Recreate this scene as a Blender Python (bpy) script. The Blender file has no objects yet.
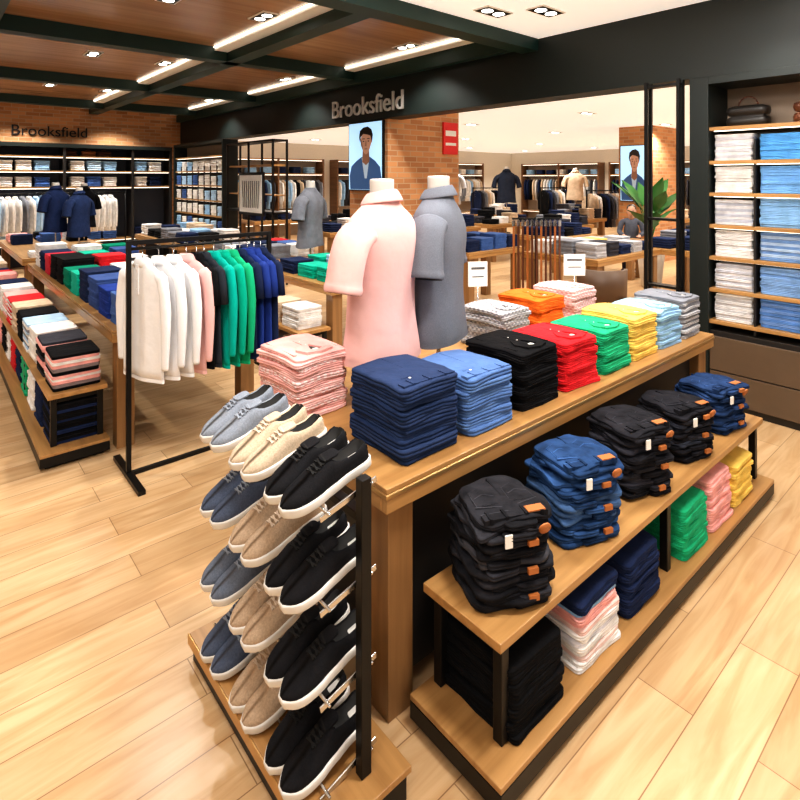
import bpy, math, random
from mathutils import Vector, Matrix, noise

sc = bpy.context.scene
col = sc.collection
R = random.Random(7)

# ------------------------------------------------------------------ materials
def _new(name):
    m = bpy.data.materials.new(name); m.use_nodes = True
    nt = m.node_tree; b = nt.nodes['Principled BSDF']
    return m, nt, b

def _coord(nt, scale=(1,1,1), kind='Object'):
    tc = nt.nodes.new('ShaderNodeTexCoord'); mp = nt.nodes.new('ShaderNodeMapping')
    mp.inputs['Scale'].default_value = scale
    nt.links.new(tc.outputs[kind], mp.inputs['Vector'])
    return mp.outputs['Vector']

def plain(name, c, rough=0.5, metal=0.0, emit=0.0, ecol=None):
    m, nt, b = _new(name)
    v = _coord(nt, (3,3,3))
    n = nt.nodes.new('ShaderNodeTexNoise'); n.inputs['Scale'].default_value = 6
    nt.links.new(v, n.inputs['Vector'])
    r = nt.nodes.new('ShaderNodeValToRGB')
    r.color_ramp.elements[0].color = (c[0]*.93, c[1]*.93, c[2]*.93, 1)
    r.color_ramp.elements[1].color = (min(1,c[0]*1.05), min(1,c[1]*1.05), min(1,c[2]*1.05), 1)
    nt.links.new(n.outputs['Fac'], r.inputs['Fac'])
    nt.links.new(r.outputs['Color'], b.inputs['Base Color'])
    b.inputs['Roughness'].default_value = rough
    b.inputs['Metallic'].default_value = metal
    if emit:
        b.inputs['Emission Color'].default_value = (*(ecol or c), 1)
        b.inputs['Emission Strength'].default_value = emit
    return m

_cl = {}
def cloth(c, rough=0.9, var=.14, check=None, canvas=False, knit=False):
    key = (tuple(c), var, check, canvas, knit)
    if key in _cl: return _cl[key]
    m, nt, b = _new('cloth_%02d' % len(_cl))
    v = _coord(nt)
    n = nt.nodes.new('ShaderNodeTexNoise'); n.inputs['Scale'].default_value = 160 if canvas else (300 if knit else 14); n.inputs['Detail'].default_value = 4
    nt.links.new(v, n.inputs['Vector'])
    r = nt.nodes.new('ShaderNodeValToRGB')
    r.color_ramp.elements[0].position = .3; r.color_ramp.elements[1].position = .7
    r.color_ramp.elements[0].color = (*[x*(1-var) for x in c], 1)
    r.color_ramp.elements[1].color = (*[min(1, x*(1+var)) for x in c], 1)
    nt.links.new(n.outputs['Fac'], r.inputs['Fac'])
    out = r.outputs['Color']
    if check:
        n2 = nt.nodes.new('ShaderNodeTexChecker'); n2.inputs['Scale'].default_value = 60
        n2.inputs['Color1'].default_value = (*check, 1); n2.inputs['Color2'].default_value = (*c, 1)
        nt.links.new(v, n2.inputs['Vector'])
        mx = nt.nodes.new('ShaderNodeMixRGB'); mx.inputs['Fac'].default_value = .6
        nt.links.new(out, mx.inputs['Color1']); nt.links.new(n2.outputs['Color'], mx.inputs['Color2'])
        out = mx.outputs['Color']
    nt.links.new(out, b.inputs['Base Color'])
    b.inputs['Roughness'].default_value = rough
    b.inputs['Specular IOR Level'].default_value = .1
    b.inputs['Sheen Weight'].default_value = .05 if max(c) > .3 else 0
    n3 = nt.nodes.new('ShaderNodeTexNoise'); n3.inputs['Scale'].default_value = 220 if canvas else (11 if knit else 24); n3.inputs['Detail'].default_value = 2.0 if knit else 6
    nt.links.new(v, n3.inputs['Vector'])
    bp = nt.nodes.new('ShaderNodeBump'); bp.inputs['Strength'].default_value = .4 if knit else .5; bp.inputs['Distance'].default_value = .002 if canvas else .014
    nt.links.new(n3.outputs['Fac'], bp.inputs['Height']); nt.links.new(bp.outputs['Normal'], b.inputs['Normal'])
    _cl[key] = m
    return m

def wood(name, c1, c2, axis='x', rough=.35, sc_=1.0):
    m, nt, b = _new(name)
    s = {'x': (1.2, 22, 22), 'y': (22, 1.2, 22), 'z': (22, 22, 1.2)}[axis]
    v = _coord(nt, tuple(k*sc_ for k in s))
    n = nt.nodes.new('ShaderNodeTexNoise'); n.inputs['Scale'].default_value = 1.0
    n.inputs['Detail'].default_value = 8; n.inputs['Distortion'].default_value = .6
    nt.links.new(v, n.inputs['Vector'])
    r = nt.nodes.new('ShaderNodeValToRGB')
    r.color_ramp.elements[0].position = .3; r.color_ramp.elements[1].position = .7
    r.color_ramp.elements[0].color = (*c2, 1); r.color_ramp.elements[1].color = (*c1, 1)
    nt.links.new(n.outputs['Fac'], r.inputs['Fac']); nt.links.new(r.outputs['Color'], b.inputs['Base Color'])
    b.inputs['Roughness'].default_value = rough
    bp = nt.nodes.new('ShaderNodeBump'); bp.inputs['Strength'].default_value = .08; bp.inputs['Distance'].default_value = .005
    nt.links.new(n.outputs['Fac'], bp.inputs['Height']); nt.links.new(bp.outputs['Normal'], b.inputs['Normal'])
    return m

def floor_mat():
    m, nt, b = _new('floor_planks')
    v = _coord(nt)
    br = nt.nodes.new('ShaderNodeTexBrick')
    br.offset = .37; br.offset_frequency = 2
    br.inputs['Scale'].default_value = 1
    br.inputs['Brick Width'].default_value = 1.2; br.inputs['Row Height'].default_value = .19
    br.inputs['Mortar Size'].default_value = .0022; br.inputs['Mortar Smooth'].default_value = .3
    br.inputs['Color1'].default_value = (.70, .495, .29, 1)
    br.inputs['Color2'].default_value = (.54, .36, .195, 1)
    br.inputs['Mortar'].default_value = (.30, .18, .09, 1)
    nt.links.new(v, br.inputs['Vector'])
    v2 = _coord(nt, (1.0, 9, 1))
    n = nt.nodes.new('ShaderNodeTexNoise'); n.inputs['Scale'].default_value = 1.6; n.inputs['Detail'].default_value = 9
    n.inputs['Distortion'].default_value = 1.2
    nt.links.new(v2, n.inputs['Vector'])
    r = nt.nodes.new('ShaderNodeValToRGB')
    r.color_ramp.elements[0].position = .34; r.color_ramp.elements[1].position = .64
    r.color_ramp.elements[0].color = (.76, .66, .55, 1); r.color_ramp.elements[1].color = (1.0, 1.0, 1.0, 1)
    nt.links.new(n.outputs['Fac'], r.inputs['Fac'])
    mx = nt.nodes.new('ShaderNodeMixRGB'); mx.blend_type = 'MULTIPLY'; mx.inputs['Fac'].default_value = .85
    nt.links.new(br.outputs['Color'], mx.inputs['Color1']); nt.links.new(r.outputs['Color'], mx.inputs['Color2'])
    nt.links.new(mx.outputs['Color'], b.inputs['Base Color'])
    b.inputs['Roughness'].default_value = .28
    b.inputs['Specular IOR Level'].default_value = .4
    return m

def brick_mat():
    m, nt, b = _new('brick_orange')
    tc = nt.nodes.new('ShaderNodeTexCoord')
    sp = nt.nodes.new('ShaderNodeSeparateXYZ'); nt.links.new(tc.outputs['Object'], sp.inputs[0])
    ad = nt.nodes.new('ShaderNodeMath'); nt.links.new(sp.outputs['X'], ad.inputs[0]); nt.links.new(sp.outputs['Y'], ad.inputs[1])
    cb = nt.nodes.new('ShaderNodeCombineXYZ'); nt.links.new(ad.outputs[0], cb.inputs['X']); nt.links.new(sp.outputs['Z'], cb.inputs['Y'])
    br = nt.nodes.new('ShaderNodeTexBrick'); br.inputs['Scale'].default_value = 1
    br.inputs['Brick Width'].default_value = .24; br.inputs['Row Height'].default_value = .075
    br.inputs['Mortar Size'].default_value = .007
    br.inputs['Color1'].default_value = (.64, .31, .13, 1); br.inputs['Color2'].default_value = (.40, .17, .068, 1)
    br.inputs['Mortar'].default_value = (.52, .35, .21, 1)
    nt.links.new(cb.outputs[0], br.inputs['Vector'])
    nt.links.new(br.outputs['Color'], b.inputs['Base Color']); b.inputs['Roughness'].default_value = .85
    bp = nt.nodes.new('ShaderNodeBump'); bp.inputs['Strength'].default_value = .5; bp.inputs['Distance'].default_value = .01; bp.invert = True
    nt.links.new(br.outputs['Fac'], bp.inputs['Height']); nt.links.new(bp.outputs['Normal'], b.inputs['Normal'])
    return m

OAKX = wood('oak_x', (.50,.28,.105), (.32,.165,.055), 'x')
OAKY = wood('oak_y', (.50,.28,.105), (.32,.165,.055), 'y')
OAKZ = wood('oak_z', (.36,.195,.08), (.22,.115,.045), 'z')
WALN = wood('wood_brown', (.20,.10,.045), (.12,.055,.024), 'y')
CEILW = wood('ceiling_wood', (.42,.24,.125), (.29,.155,.075), 'x', rough=.25, sc_=.4)
FLOOR = floor_mat(); BRICK = brick_mat()
BLACK = plain('black_metal', (.012,.012,.012), .4, .5)
DARKW = plain('dark_stain', (.02,.017,.015), .45)
GREEN = plain('dark_green_paint', (.005,.030,.024), .5)
CHAR = plain('charcoal_panel', (.007,.013,.012), .5)
NAVYP = plain('navy_panel', (.02,.025,.04), .6)
WHITE = plain('white_paint', (.86,.84,.80), .6)
LUMC = plain('white_ceiling_glow', (.86,.84,.80), .6, 0, .46, (1,.95,.88))  # white ceiling paint with emission added so both ceilings look brightly lit
CREAM = plain('cream_wall', (.80,.73,.62), .7)
SHELFBACK = plain('shelf_back', (.30,.23,.17), .6)
STEEL = plain('steel', (.6,.6,.6), .25, 1)
LETTER = plain('letter_grey', (.62,.62,.60), .4)
BRASS = plain('brass', (.60,.38,.16), .35, .8)
CARD = plain('card', (.85,.84,.80), .6)
LEATHER = plain('leather_tan', (.42,.14,.035), .5)
BELT = plain('belt_brown', (.12,.04,.018), .4)
DRAWER = plain('drawer_taupe', (.12,.08,.05), .4)
LIGHTE = plain('lamp_glow', (1,.95,.85), .5, 0, 14.0, (1,.94,.84))
STRIP = plain('led_strip', (1,.93,.8), .5, 0, 3.0, (1,.92,.78))
RED = plain('sign_red', (.7,.012,.012), .5)
SKIN = plain('mannequin_skin', (.62,.60,.56), .4)
RUBBER = plain('rubber_white', (.78,.77,.74), .5)
DARK_INSIDE = plain('insole_and_dark_inside', (.03,.03,.03), .9)
LEAF = plain('leaf_green', (.035,.16,.03), .4)
POT = plain('pot', (.7,.66,.6), .5)

WHT=(.80,.78,.76); PNK=(.84,.40,.37); NVY=(.016,.026,.07); BLU=(.055,.12,.33); BLK=(.008,.008,.009)
SKY=(.30,.50,.74); RD=(.62,.018,.025); GRN=(.015,.38,.17); YEL=(.84,.58,.13); ORG=(.88,.17,.02)
GRY=(.22,.23,.26); TEA=(.0,.40,.27); CHA=(.045,.045,.055); LBL=(.42,.60,.80); BEI=(.62,.48,.34); DEN=(.03,.065,.16)
ROY=(.022,.05,.25)

# ------------------------------------------------------------------ mesh builder
def rrect(w, d, r, seg=3, mid=0):
    r = min(r, w*.49, d*.49); pts = []
    for cx, cy, a0 in ((w/2-r, d/2-r, 0), (-w/2+r, d/2-r, 90), (-w/2+r, -d/2+r, 180), (w/2-r, -d/2+r, 270)):
        for i in range(seg+1):
            a = math.radians(a0 + 90*i/seg)
            pts.append((cx+r*math.cos(a), cy+r*math.sin(a)))
    if mid:
        out=[]
        for i,p in enumerate(pts):
            out.append(p); q=pts[(i+1)%len(pts)]
            if i%(seg+1)==seg:
                for k in range(1,mid+1): out.append((p[0]+(q[0]-p[0])*k/(mid+1),p[1]+(q[1]-p[1])*k/(mid+1)))
        pts=out
    return pts

class MB:
    def __init__(s):
        s.v=[]; s.f=[]; s.mi=[]; s.sm=[]; s.mats=[]; s.M=Matrix.Identity(4)
    def mat(s, m):
        if m not in s.mats: s.mats.append(m)
        return s.mats.index(m)
    def add(s, vs, fs, m, smooth=False):
        b = len(s.v); k = s.mat(m)
        s.v += [tuple(s.M @ Vector(p)) for p in vs]
        for f in fs:
            s.f.append([b+i for i in f]); s.mi.append(k); s.sm.append(smooth)
    def box(s, x0,x1,y0,y1,z0,z1, m):
        s.add([(x0,y0,z0),(x1,y0,z0),(x1,y1,z0),(x0,y1,z0),(x0,y0,z1),(x1,y0,z1),(x1,y1,z1),(x0,y1,z1)],
              [(0,3,2,1),(4,5,6,7),(0,1,5,4),(1,2,6,5),(2,3,7,6),(3,0,4,7)], m)
    def bar(s, p0, p1, w, h, m):
        p0=Vector(p0); p1=Vector(p1); t=(p1-p0).normalized()
        up = Vector((0,0,1)) if abs(t.z)<.95 else Vector((0,1,0))
        a = t.cross(up).normalized(); b = a.cross(t)
        vs=[]
        for p in (p0,p1):
            for i,j in ((-1,-1),(1,-1),(1,1),(-1,1)): vs.append(p + a*(w/2*i) + b*(h/2*j))
        s.add(vs, [(0,1,2,3),(7,6,5,4),(0,4,5,1),(1,5,6,2),(2,6,7,3),(3,7,4,0)], m)
    def rod(s, p0, p1, r, m, n=8, r2=None):
        p0=Vector(p0); p1=Vector(p1); t=(p1-p0).normalized()
        up = Vector((0,0,1)) if abs(t.z)<.95 else Vector((0,1,0))
        a=t.cross(up).normalized(); b=a.cross(t); r2 = r if r2 is None else r2
        rings=[[p+a*(rr*math.cos(2*math.pi*i/n))+b*(rr*math.sin(2*math.pi*i/n)) for i in range(n)] for p,rr in ((p0,r),(p1,r2))]
        s.loft(rings, m, True, True)
    def loft(s, rings, m, c0=True, c1=True, smooth=True, closed=True):
        n=len(rings[0]); vs=[p for r in rings for p in r]; fs=[]
        for j in range(len(rings)-1):
            for i in range(n if closed else n-1):
                k=(i+1)%n
                fs.append((j*n+i, j*n+k, (j+1)*n+k, (j+1)*n+i))
        if c0: fs.append(tuple(range(n-1,-1,-1)))
        if c1: fs.append(tuple((len(rings)-1)*n+i for i in range(n)))
        s.add(vs, fs, m, smooth)
    def extr(s, poly, z0, z1, m, smooth=False):
        s.loft([[(x,y,z0) for x,y in poly],[(x,y,z1) for x,y in poly]], m, smooth=smooth)
    def slab(s, cx,cy,z,w,d,t,m,rot=0,seg=3,r=.03,puff=True,tilt=(0,0),double=True,warp=0,seed=0,dome=0,mid=0):
        c=math.cos(rot); q=math.sin(rot); rings=[]
        if double:
            prof=[(.30*t,0),(.03*t,.10*t),(0,.28*t),(.04*t,.43*t),(.20*t,.50*t),(.05*t,.57*t),(.0,.72*t),(.03*t,.90*t),(.30*t,t)]
        else:
            prof=[(.3*t,0),(.0*t,.2*t),(0,.8*t),(.3*t,t)]
        if puff: prof += [(.02,t+.001),(.06,t+.0015),(.10,t+.002)]
        for ins,h in prof:
            ring=[]
            for (x,y) in rrect(w-2*ins, d-2*ins, max(r-ins,.006), seg, mid):
                u=abs(2*x/w); v=abs(2*y/d)
                zz = z+h+tilt[0]*x/w+tilt[1]*y/d-dome*(.5*(u**3+v**3)+.8*(u*v)**2)
                if warp:
                    nv=noise.noise(Vector((x*11+seed*3.1,y*11,seed*1.7)))
                    zz+=dome*.6*noise.noise(Vector((x*15,y*15,seed*.37)))
                    x,y=x+warp*nv, y+warp*noise.noise(Vector((y*11+seed*2.3,x*11,seed*.7)))
                ring.append((cx+x*c-y*q, cy+x*q+y*c, zz))
            rings.append(ring)
        s.loft(rings, m)
    def obj(s, name, loc=(0,0,0), rotz=0, bevel=0, sub=0, parent=None):
        me=bpy.data.meshes.new(name); me.from_pydata(s.v,[],s.f)
        for m in s.mats: me.materials.append(m)
        me.polygons.foreach_set('material_index', s.mi); me.polygons.foreach_set('use_smooth', s.sm)
        me.update()
        o=bpy.data.objects.new(name, me); col.objects.link(o)
        o.location=loc; o.rotation_euler=(0,0,rotz)
        if bevel:
            b=o.modifiers.new('b','BEVEL'); b.width=bevel; b.segments=2; b.limit_method='ANGLE'; b.angle_limit=math.radians(40)
        if sub:
            u=o.modifiers.new('s','SUBSURF'); u.levels=sub; u.render_levels=sub
        if parent: o.parent=parent
        return o

# ------------------------------------------------------------------ room shell
def simple(name, x0,x1,y0,y1,z0,z1,m,bevel=0):
    b=MB(); b.box(x0,x1,y0,y1,z0,z1,m); return b.obj(name, bevel=bevel)

simple('floor', -6,24,-4,18,-.1,0,FLOOR)
simple('ceiling', -6,24,-4,18,3.42,3.5,WHITE)
HX=4.70
simple('trim_header', HX,HX+.3,-4,13.45,2.6,3.418,CHAR)
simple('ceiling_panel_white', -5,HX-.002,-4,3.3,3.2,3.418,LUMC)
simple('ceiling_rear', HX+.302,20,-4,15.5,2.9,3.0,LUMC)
simple('ceiling_wood', -5,HX-.002,3.55,13.45,3.33,3.418,CEILW)
BX=(.35,2.75); BYS=(6.3,9.3,12.2)
b=MB()
b.box(-5,HX-.002,3.302,3.50,3.08,3.40,GREEN)
for y in BYS: b.box(-5,HX-.002,y,y+.18,3.18,3.40,GREEN)
for x in BX: b.box(x,x+.18,3.50,13.44,3.18,3.40,GREEN)
b.box(HX-.10,HX-.003,3.50,13.44,3.12,3.40,GREEN)
b.obj('ceiling_beams')
b=MB()
xs=[-5]+[v for x in BX for v in (x,x+.18)]+[HX-.10]
ysl=[3.50]+[v for y in BYS for v in (y,y+.18)]+[13.44]
for xa,xb in zip(xs[0::2],xs[1::2]):
    for ya,yb in zip(ysl[0::2],ysl[1::2]):
        if yb-ya<.5: continue
        b.box(xb-.16,xb-.002,ya+.01,yb-.01,3.285,3.329,WHITE)
        b.box(xb-.18,xb-.1602,ya+.03,yb-.03,3.31,3.325,STRIP)
b.obj('trim_cove')
simple('wall_back', -5,HX+.3,13.5,13.7,0,3.418,BRICK)
simple('wall_back_rear', HX+.3,20,15.5,15.7,0,3.418,CREAM)
simple('wall_right_rear', 20,20.2,-4,15.5,0,3.418,CREAM)
simple('wall_left', -5.2,-5,-4,13.5,0,3.418,CREAM)

# ------------------------------------------------------------------ furniture
def display_table(x0,x1,y0,y1,h=.8,t=.07,leg=.11,along='x',name='display_table',back=False):
    b=MB(); top=OAKX if along=='x' else OAKY
    b.box(x0,x1,y0,y1,h-.018,h,top)
    b.box(x0-.004,x1+.004,y0-.004,y1+.004,h-.034,h-.0182,BRASS)
    b.box(x0,x1,y0,y0+.03,h-t-.012,h-.0342,OAKX); b.box(x0,x1,y1-.03,y1,h-t-.012,h-.0342,OAKX)
    b.box(x0,x0+.03,y0+.0302,y1-.0302,h-t-.012,h-.0342,OAKY); b.box(x1-.03,x1,y0+.0302,y1-.0302,h-t-.012,h-.0342,OAKY)
    b.box(x0+.031,x1-.031,y0+.031,y1-.031,h-.06,h-.0343,DARKW)
    for x in (x0+.035,x1-.035-leg):
        for y in (y0+.035,y1-.035-leg):
            b.box(x,x+leg,y,y+leg,0,h-.0602,OAKZ)
    if back:
        b.box(x0+.036+leg,x1-.036-leg,y0+.09,y0+.11,.06,h-.0603,DARKW)
        b.box(x0+.036+leg,x1-.036-leg,y1-.11,y1-.09,.06,h-.0603,DARKW)
        b.box(x0+.08,x0+.10,y0+.036+leg,y1-.036-leg,.06,h-.0603,DARKW)
    return b.obj(name, bevel=.003)

def bench(x0,x1,y0,y1,h=.437,along='x',posts=(0,.5,1),out=0.05,name='display_bench',ph=.1):
    b=MB(); top=OAKX if along=='x' else OAKY
    b.box(x0,x1,y0,y1,h-.03,h,top)
    L=.035
    if along=='x':
        for p in posts:
            x=x0+.03+(x1-x0-.06-L)*p
            for y in (y0+.02,y1-.02-L): b.box(x,x+L,y,y+L,ph+.0005,h-.0302,BLACK)
            b.box(x,x+L,y0+.0552,y1-.0552,h-.065,h-.0303,BLACK)
        b.box(x0-.06,x1+.02,y0-out,y1,ph-.02,ph,top)
        b.box(x0-.06,x1+.02,y0-out,y1,.02,ph-.0202,BLACK)
        b.box(x0-.03,x1,y0-out+.03,y1-.03,0,.0198,BLACK)
    else:
        for p in posts:
            y=y0+.03+(y1-y0-.06-L)*p
            for x in (x0+.02,x1-.02-L): b.box(x,x+L,y,y+L,ph+.0005,h-.0302,BLACK)
            b.box(x0+.0552,x1-.0552,y,y+L,h-.065,h-.0303,BLACK)
        b.box(x0-out,x1,y0-.06,y1+.02,ph-.02,ph,top)
        b.box(x0-out,x1,y0-.06,y1+.02,.02,ph-.0202,BLACK)
        b.box(x0-out+.03,x1-.03,y0-.03,y1,0,.0198,BLACK)
    return b.obj(name, bevel=.003)

TZ=.80
display_table(1.13,3.85,1.37,2.42,TZ,back=True)
bench(1.28,3.62,1.03,1.36,.437,posts=(0,.5,1))

# ------------------------------------------------------------------ stacks
EPS=.0006
def stack_into(b, cx,cy,z,w,d,n,t,cols,rot=0,seed=0,seg=3,jit=.004,r=.02,puff=True,warp=0,double=True,dome=0,mid=0):
    q=random.Random(seed*31+n)
    zz=z+EPS
    for i in range(n):
        c=cols[i%len(cols)]
        m = c if isinstance(c, bpy.types.Material) else cloth(c)
        tt=t*q.uniform(.84,1.16)
        ti=(q.uniform(-1,1)*t*.12, q.uniform(-1,1)*t*.12) if i else (0,0)
        b.slab(cx+q.uniform(-1,1)*jit, cy+q.uniform(-1,1)*jit, zz, w*q.uniform(.955,1.02), d*q.uniform(.965,1.02), tt*1.04, m,
               rot+q.uniform(-1,1)*.025, seg, r, puff and i==n-1, ti, double, warp, seed+i, dome*min(1,i/(n*.6)), mid)
        zz+=tt
    return zz

def collar(b,cy,z0,tm,s=1.0):
    leaf=[(.003,.028),(.028,-.035),(.0,-.05),(.0,-.078),(.062,-.062),(.080,-.005),(.046,.045)]
    for sg in (-1,1):
        poly=[(sg*x*s,cy+y*s) for x,y in leaf]
        if sg<0: poly=poly[::-1]
        b.extr(poly,z0-.006,z0+.008,tm,False)
    b.extr([(-.025*s,cy-.036*s),(.025*s,cy-.036*s),(.0,cy+.02*s)],z0-.002,z0+.0025,DARK_INSIDE)
    b.box(-.011*s,.011*s,cy-.037*s,cy-.020*s,z0+.0026,z0+.0045,CARD)

def shirt_stack(cx,cy,z,w,d,n,t,cols,rot=0,seed=0,style='polo',name='folded_shirt_stack'):
    b=MB(); ztop=stack_into(b,0,0,0,w,d,n,t,cols,0,seed,4,.005,.026,True,.012,True,.007,3)
    top = cols[(n-1)%len(cols)]
    tm = top if isinstance(top, bpy.types.Material) else cloth(top)
    if style=='polo':
        z0=ztop+.000
        collar(b,-d*.22,z0,tm,1.05)
        b.box(-.013,.013,-d*.22+.03,d*.18,z0-.004,z0+.004,tm)
        for k in range(2): b.rod((0,-d*.08+.05*k,z0+.003),(0,-d*.08+.05*k,z0+.005),.0035,CARD,8)
        for sg in (-1,1): b.bar((sg*w*.40,-d*.34,z0-.003),(sg*w*.37,d*.38,z0-.003),.012,.005,tm)
    elif style=='chino':
        z0=ztop-.003
        b.box(-w*.44,w*.44,-d*.46,-d*.46+.034,z0-.010,z0+.004,tm)
        for x in (-.08,0,.08): b.box(x-.005,x+.005,-d*.465,-d*.46+.04,z0-.006,z0+.007,tm)
        b.bar((-w*.30,-d*.27,z0+.004),(-w*.08,-d*.25,z0+.004),.007,.004,tm)
        b.box(-.003,.003,-d*.36,d*.42,z0-.004,z0+.005,tm)
        b.rod((-w*.19,-d*.30,z0),(-w*.19,-d*.30,z0+.006),.005,CARD,8)
    return b.obj(name,(cx,cy,z),rot)

PATT=cloth((.28,.28,.31),check=(.75,.74,.74)); PATP=cloth((.72,.40,.38),check=(.82,.74,.72))
PATG=cloth((.38,.38,.40),check=(.60,.60,.62))
starts=[1.26,1.59,1.93,2.27,2.60,2.925,3.25,3.56]
fr=[(((.020,.036,.090),(.027,.046,.11)),10,.026,'chino'),(((.085,.165,.37),(.10,.19,.40)),9,.026,'chino'),((BLK,),14,.018,'polo'),((RD,),13,.017,'polo'),((GRN,),12,.018,'polo'),
    ((YEL,),13,.018,'polo'),((SKY,(.30,.5,.62)),14,.017,'polo'),((PATG,GRY),14,.017,'polo')]
for i,(cols,n,t,stl) in enumerate(fr):
    w=.285 if i<7 else .26
    shirt_stack(starts[i]+w/2, 1.43+.17, TZ, w,.33,n,t,cols,R.uniform(-.04,.04),i,stl,'folded_chino_stack' if stl=='chino' else 'folded_shirt_stack')
shirt_stack(1.285,2.15,TZ,.27,.33,14,.018,((.84,.50,.47),(.80,.42,.39),PATP),.05,20)
shirt_stack(2.62,2.15,TZ,.28,.33,13,.017,(PATT,PATG),0,21)
shirt_stack(2.98,2.15,TZ,.28,.33,14,.018,(ORG,),0,22)
shirt_stack(3.36,2.15,TZ,.30,.33,14,.018,(PATP,),0,23)

def jeans_stack(cx,cy,z,n,c,rot,seed,alt=None):
    b=MB(); w,d=.28,.27; t=.029
    q=random.Random(seed); cl=tuple(min(1,k*2.1+.005) for k in c)
    cm=[cloth(c,var=.45), cloth(tuple(k*.7 for k in c),var=.45), cloth(tuple(k*1.5 for k in c),var=.4)]
    if alt: cm.append(cloth(alt,var=.4))
    ST=cloth(cl,var=.3)
    zt=EPS
    for i in range(n):
        tt=t*q.uniform(.85,1.15); m=cm[q.randint(0,len(cm)-1)] if i<n-1 else cm[0]; f=min(1,i/(n*.5)); dm=.014*f
        ox,oy=q.uniform(-.012,.012),q.uniform(-.009,.009); rr=q.uniform(-.07,.07)
        b.slab(ox,oy,zt,w*q.uniform(.90,1.02),d*q.uniform(.93,1.03),tt*.54,m,rr,5,.05,False,(q.uniform(-.006,.006)*f,0),False,.030,seed*7+i,dm,3)
        b.slab(ox+q.uniform(-.006,.006),oy+q.uniform(-.006,.006),zt+tt*.5,w*q.uniform(.90,1.0),d*q.uniform(.92,1.0),tt*.54,m,rr+q.uniform(-.03,.03),5,.05,i==n-1,(0,0),True,.030,seed*9+i,dm,3)
        b.slab(ox+q.choice((-.05,.05,0)),oy-d*.455,zt+tt*.12-dm*.5,w*.42,.045,tt*.66,cm[(i+1)%3],rr,4,.02,False,(0,0),True,.01,seed+i,0,2)
        if i%3==1: b.box(ox+.02,ox+.055,-d*.5-.022,-d*.5-.010,zt+.004,zt+.022,LEATHER)
        zt+=tt
    z0=zt-.004
    m0=cm[0]
    b.box(-w*.40,w*.40,-d*.43,-d*.43+.034,z0-.014,z0+.004,m0)
    b.box(-w*.40,w*.40,-d*.43+.030,-d*.43+.0335,z0+.0036,z0+.0052,ST)
    for x in (-.09,-.035,.035,.09): b.box(x-.005,x+.005,-d*.44,-d*.43+.042,z0-.010,z0+.008,cm[1])
    b.bar((-w*.40,-.040,z0+.002),(0,-.068,z0+.005),.004,.004,ST); b.bar((w*.40,-.040,z0+.002),(0,-.068,z0+.005),.004,.004,ST)
    b.box(-.003,.003,-.068,d*.40,z0-.004,z0+.0065,cm[1])
    for sx in (-1,1):
        px=sx*.062
        poly=[(px-.042,-.040),(px+.042,-.040),(px+.038,.040),(px,.060),(px-.038,.040)]
        b.extr([(px+(x-px)*1.06,y*1.04) for x,y in poly],z0-.008,z0+.005,ST); b.extr(poly,z0-.004,z0+.0062,m0)
        b.bar((px-.036,.0,z0+.007),(px,.018,z0+.007),.003,.002,ST); b.bar((px,.018,z0+.007),(px+.036,.0,z0+.007),.003,.002,ST)
    b.box(.042,.104,-d*.425,-d*.425+.032,z0+.0044,z0+.0088,LEATHER)
    b.rod((.080,-d*.5-.012,z0-.030),(.080,-d*.5-.017,z0-.032),.021,LEATHER,16)
    b.box(-.06,-.035,-d*.5-.018,-d*.5-.013,z0-.070,z0-.030,CARD)
    return b.obj('folded_jeans_stack',(cx,cy,z),rot)
BZ=.437
jeans_stack(1.49,1.20,BZ,10,(.020,.020,.024),-.42,1,(.05,.05,.058))
jeans_stack(1.96,1.21,BZ,10,(.022,.055,.14),-.36,2,(.06,.12,.25))
jeans_stack(2.41,1.21,BZ,10,(.017,.017,.021),-.3,3,(.035,.035,.045))
jeans_stack(2.88,1.21,BZ,9,(.015,.015,.019),-.25,4,(.03,.035,.05))
jeans_stack(3.34,1.21,BZ,8,(.018,.040,.105),-.2,5)
LZ=.1
def low(x,n,t,cols,seed,w=.27,nm='folded_shirt_stack'): shirt_stack(x,1.175,LZ,w,.30,n,t,cols,0,seed,'none',nm)
low(1.47,11,.02,(BLK,),31,.27)
low(1.84,14,.017,(WHT,WHT,(.8,.6,.55),WHT,WHT,(.7,.7,.75),WHT,WHT,(.8,.55,.5),PNK,PNK,SKY,NVY,NVY),32)
low(2.18,12,.018,(NVY,),33)
low(2.68,13,.018,(GRN,),34)
low(2.99,13,.018,(PNK,),35)
low(3.30,12,.018,(YEL,),36)

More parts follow.
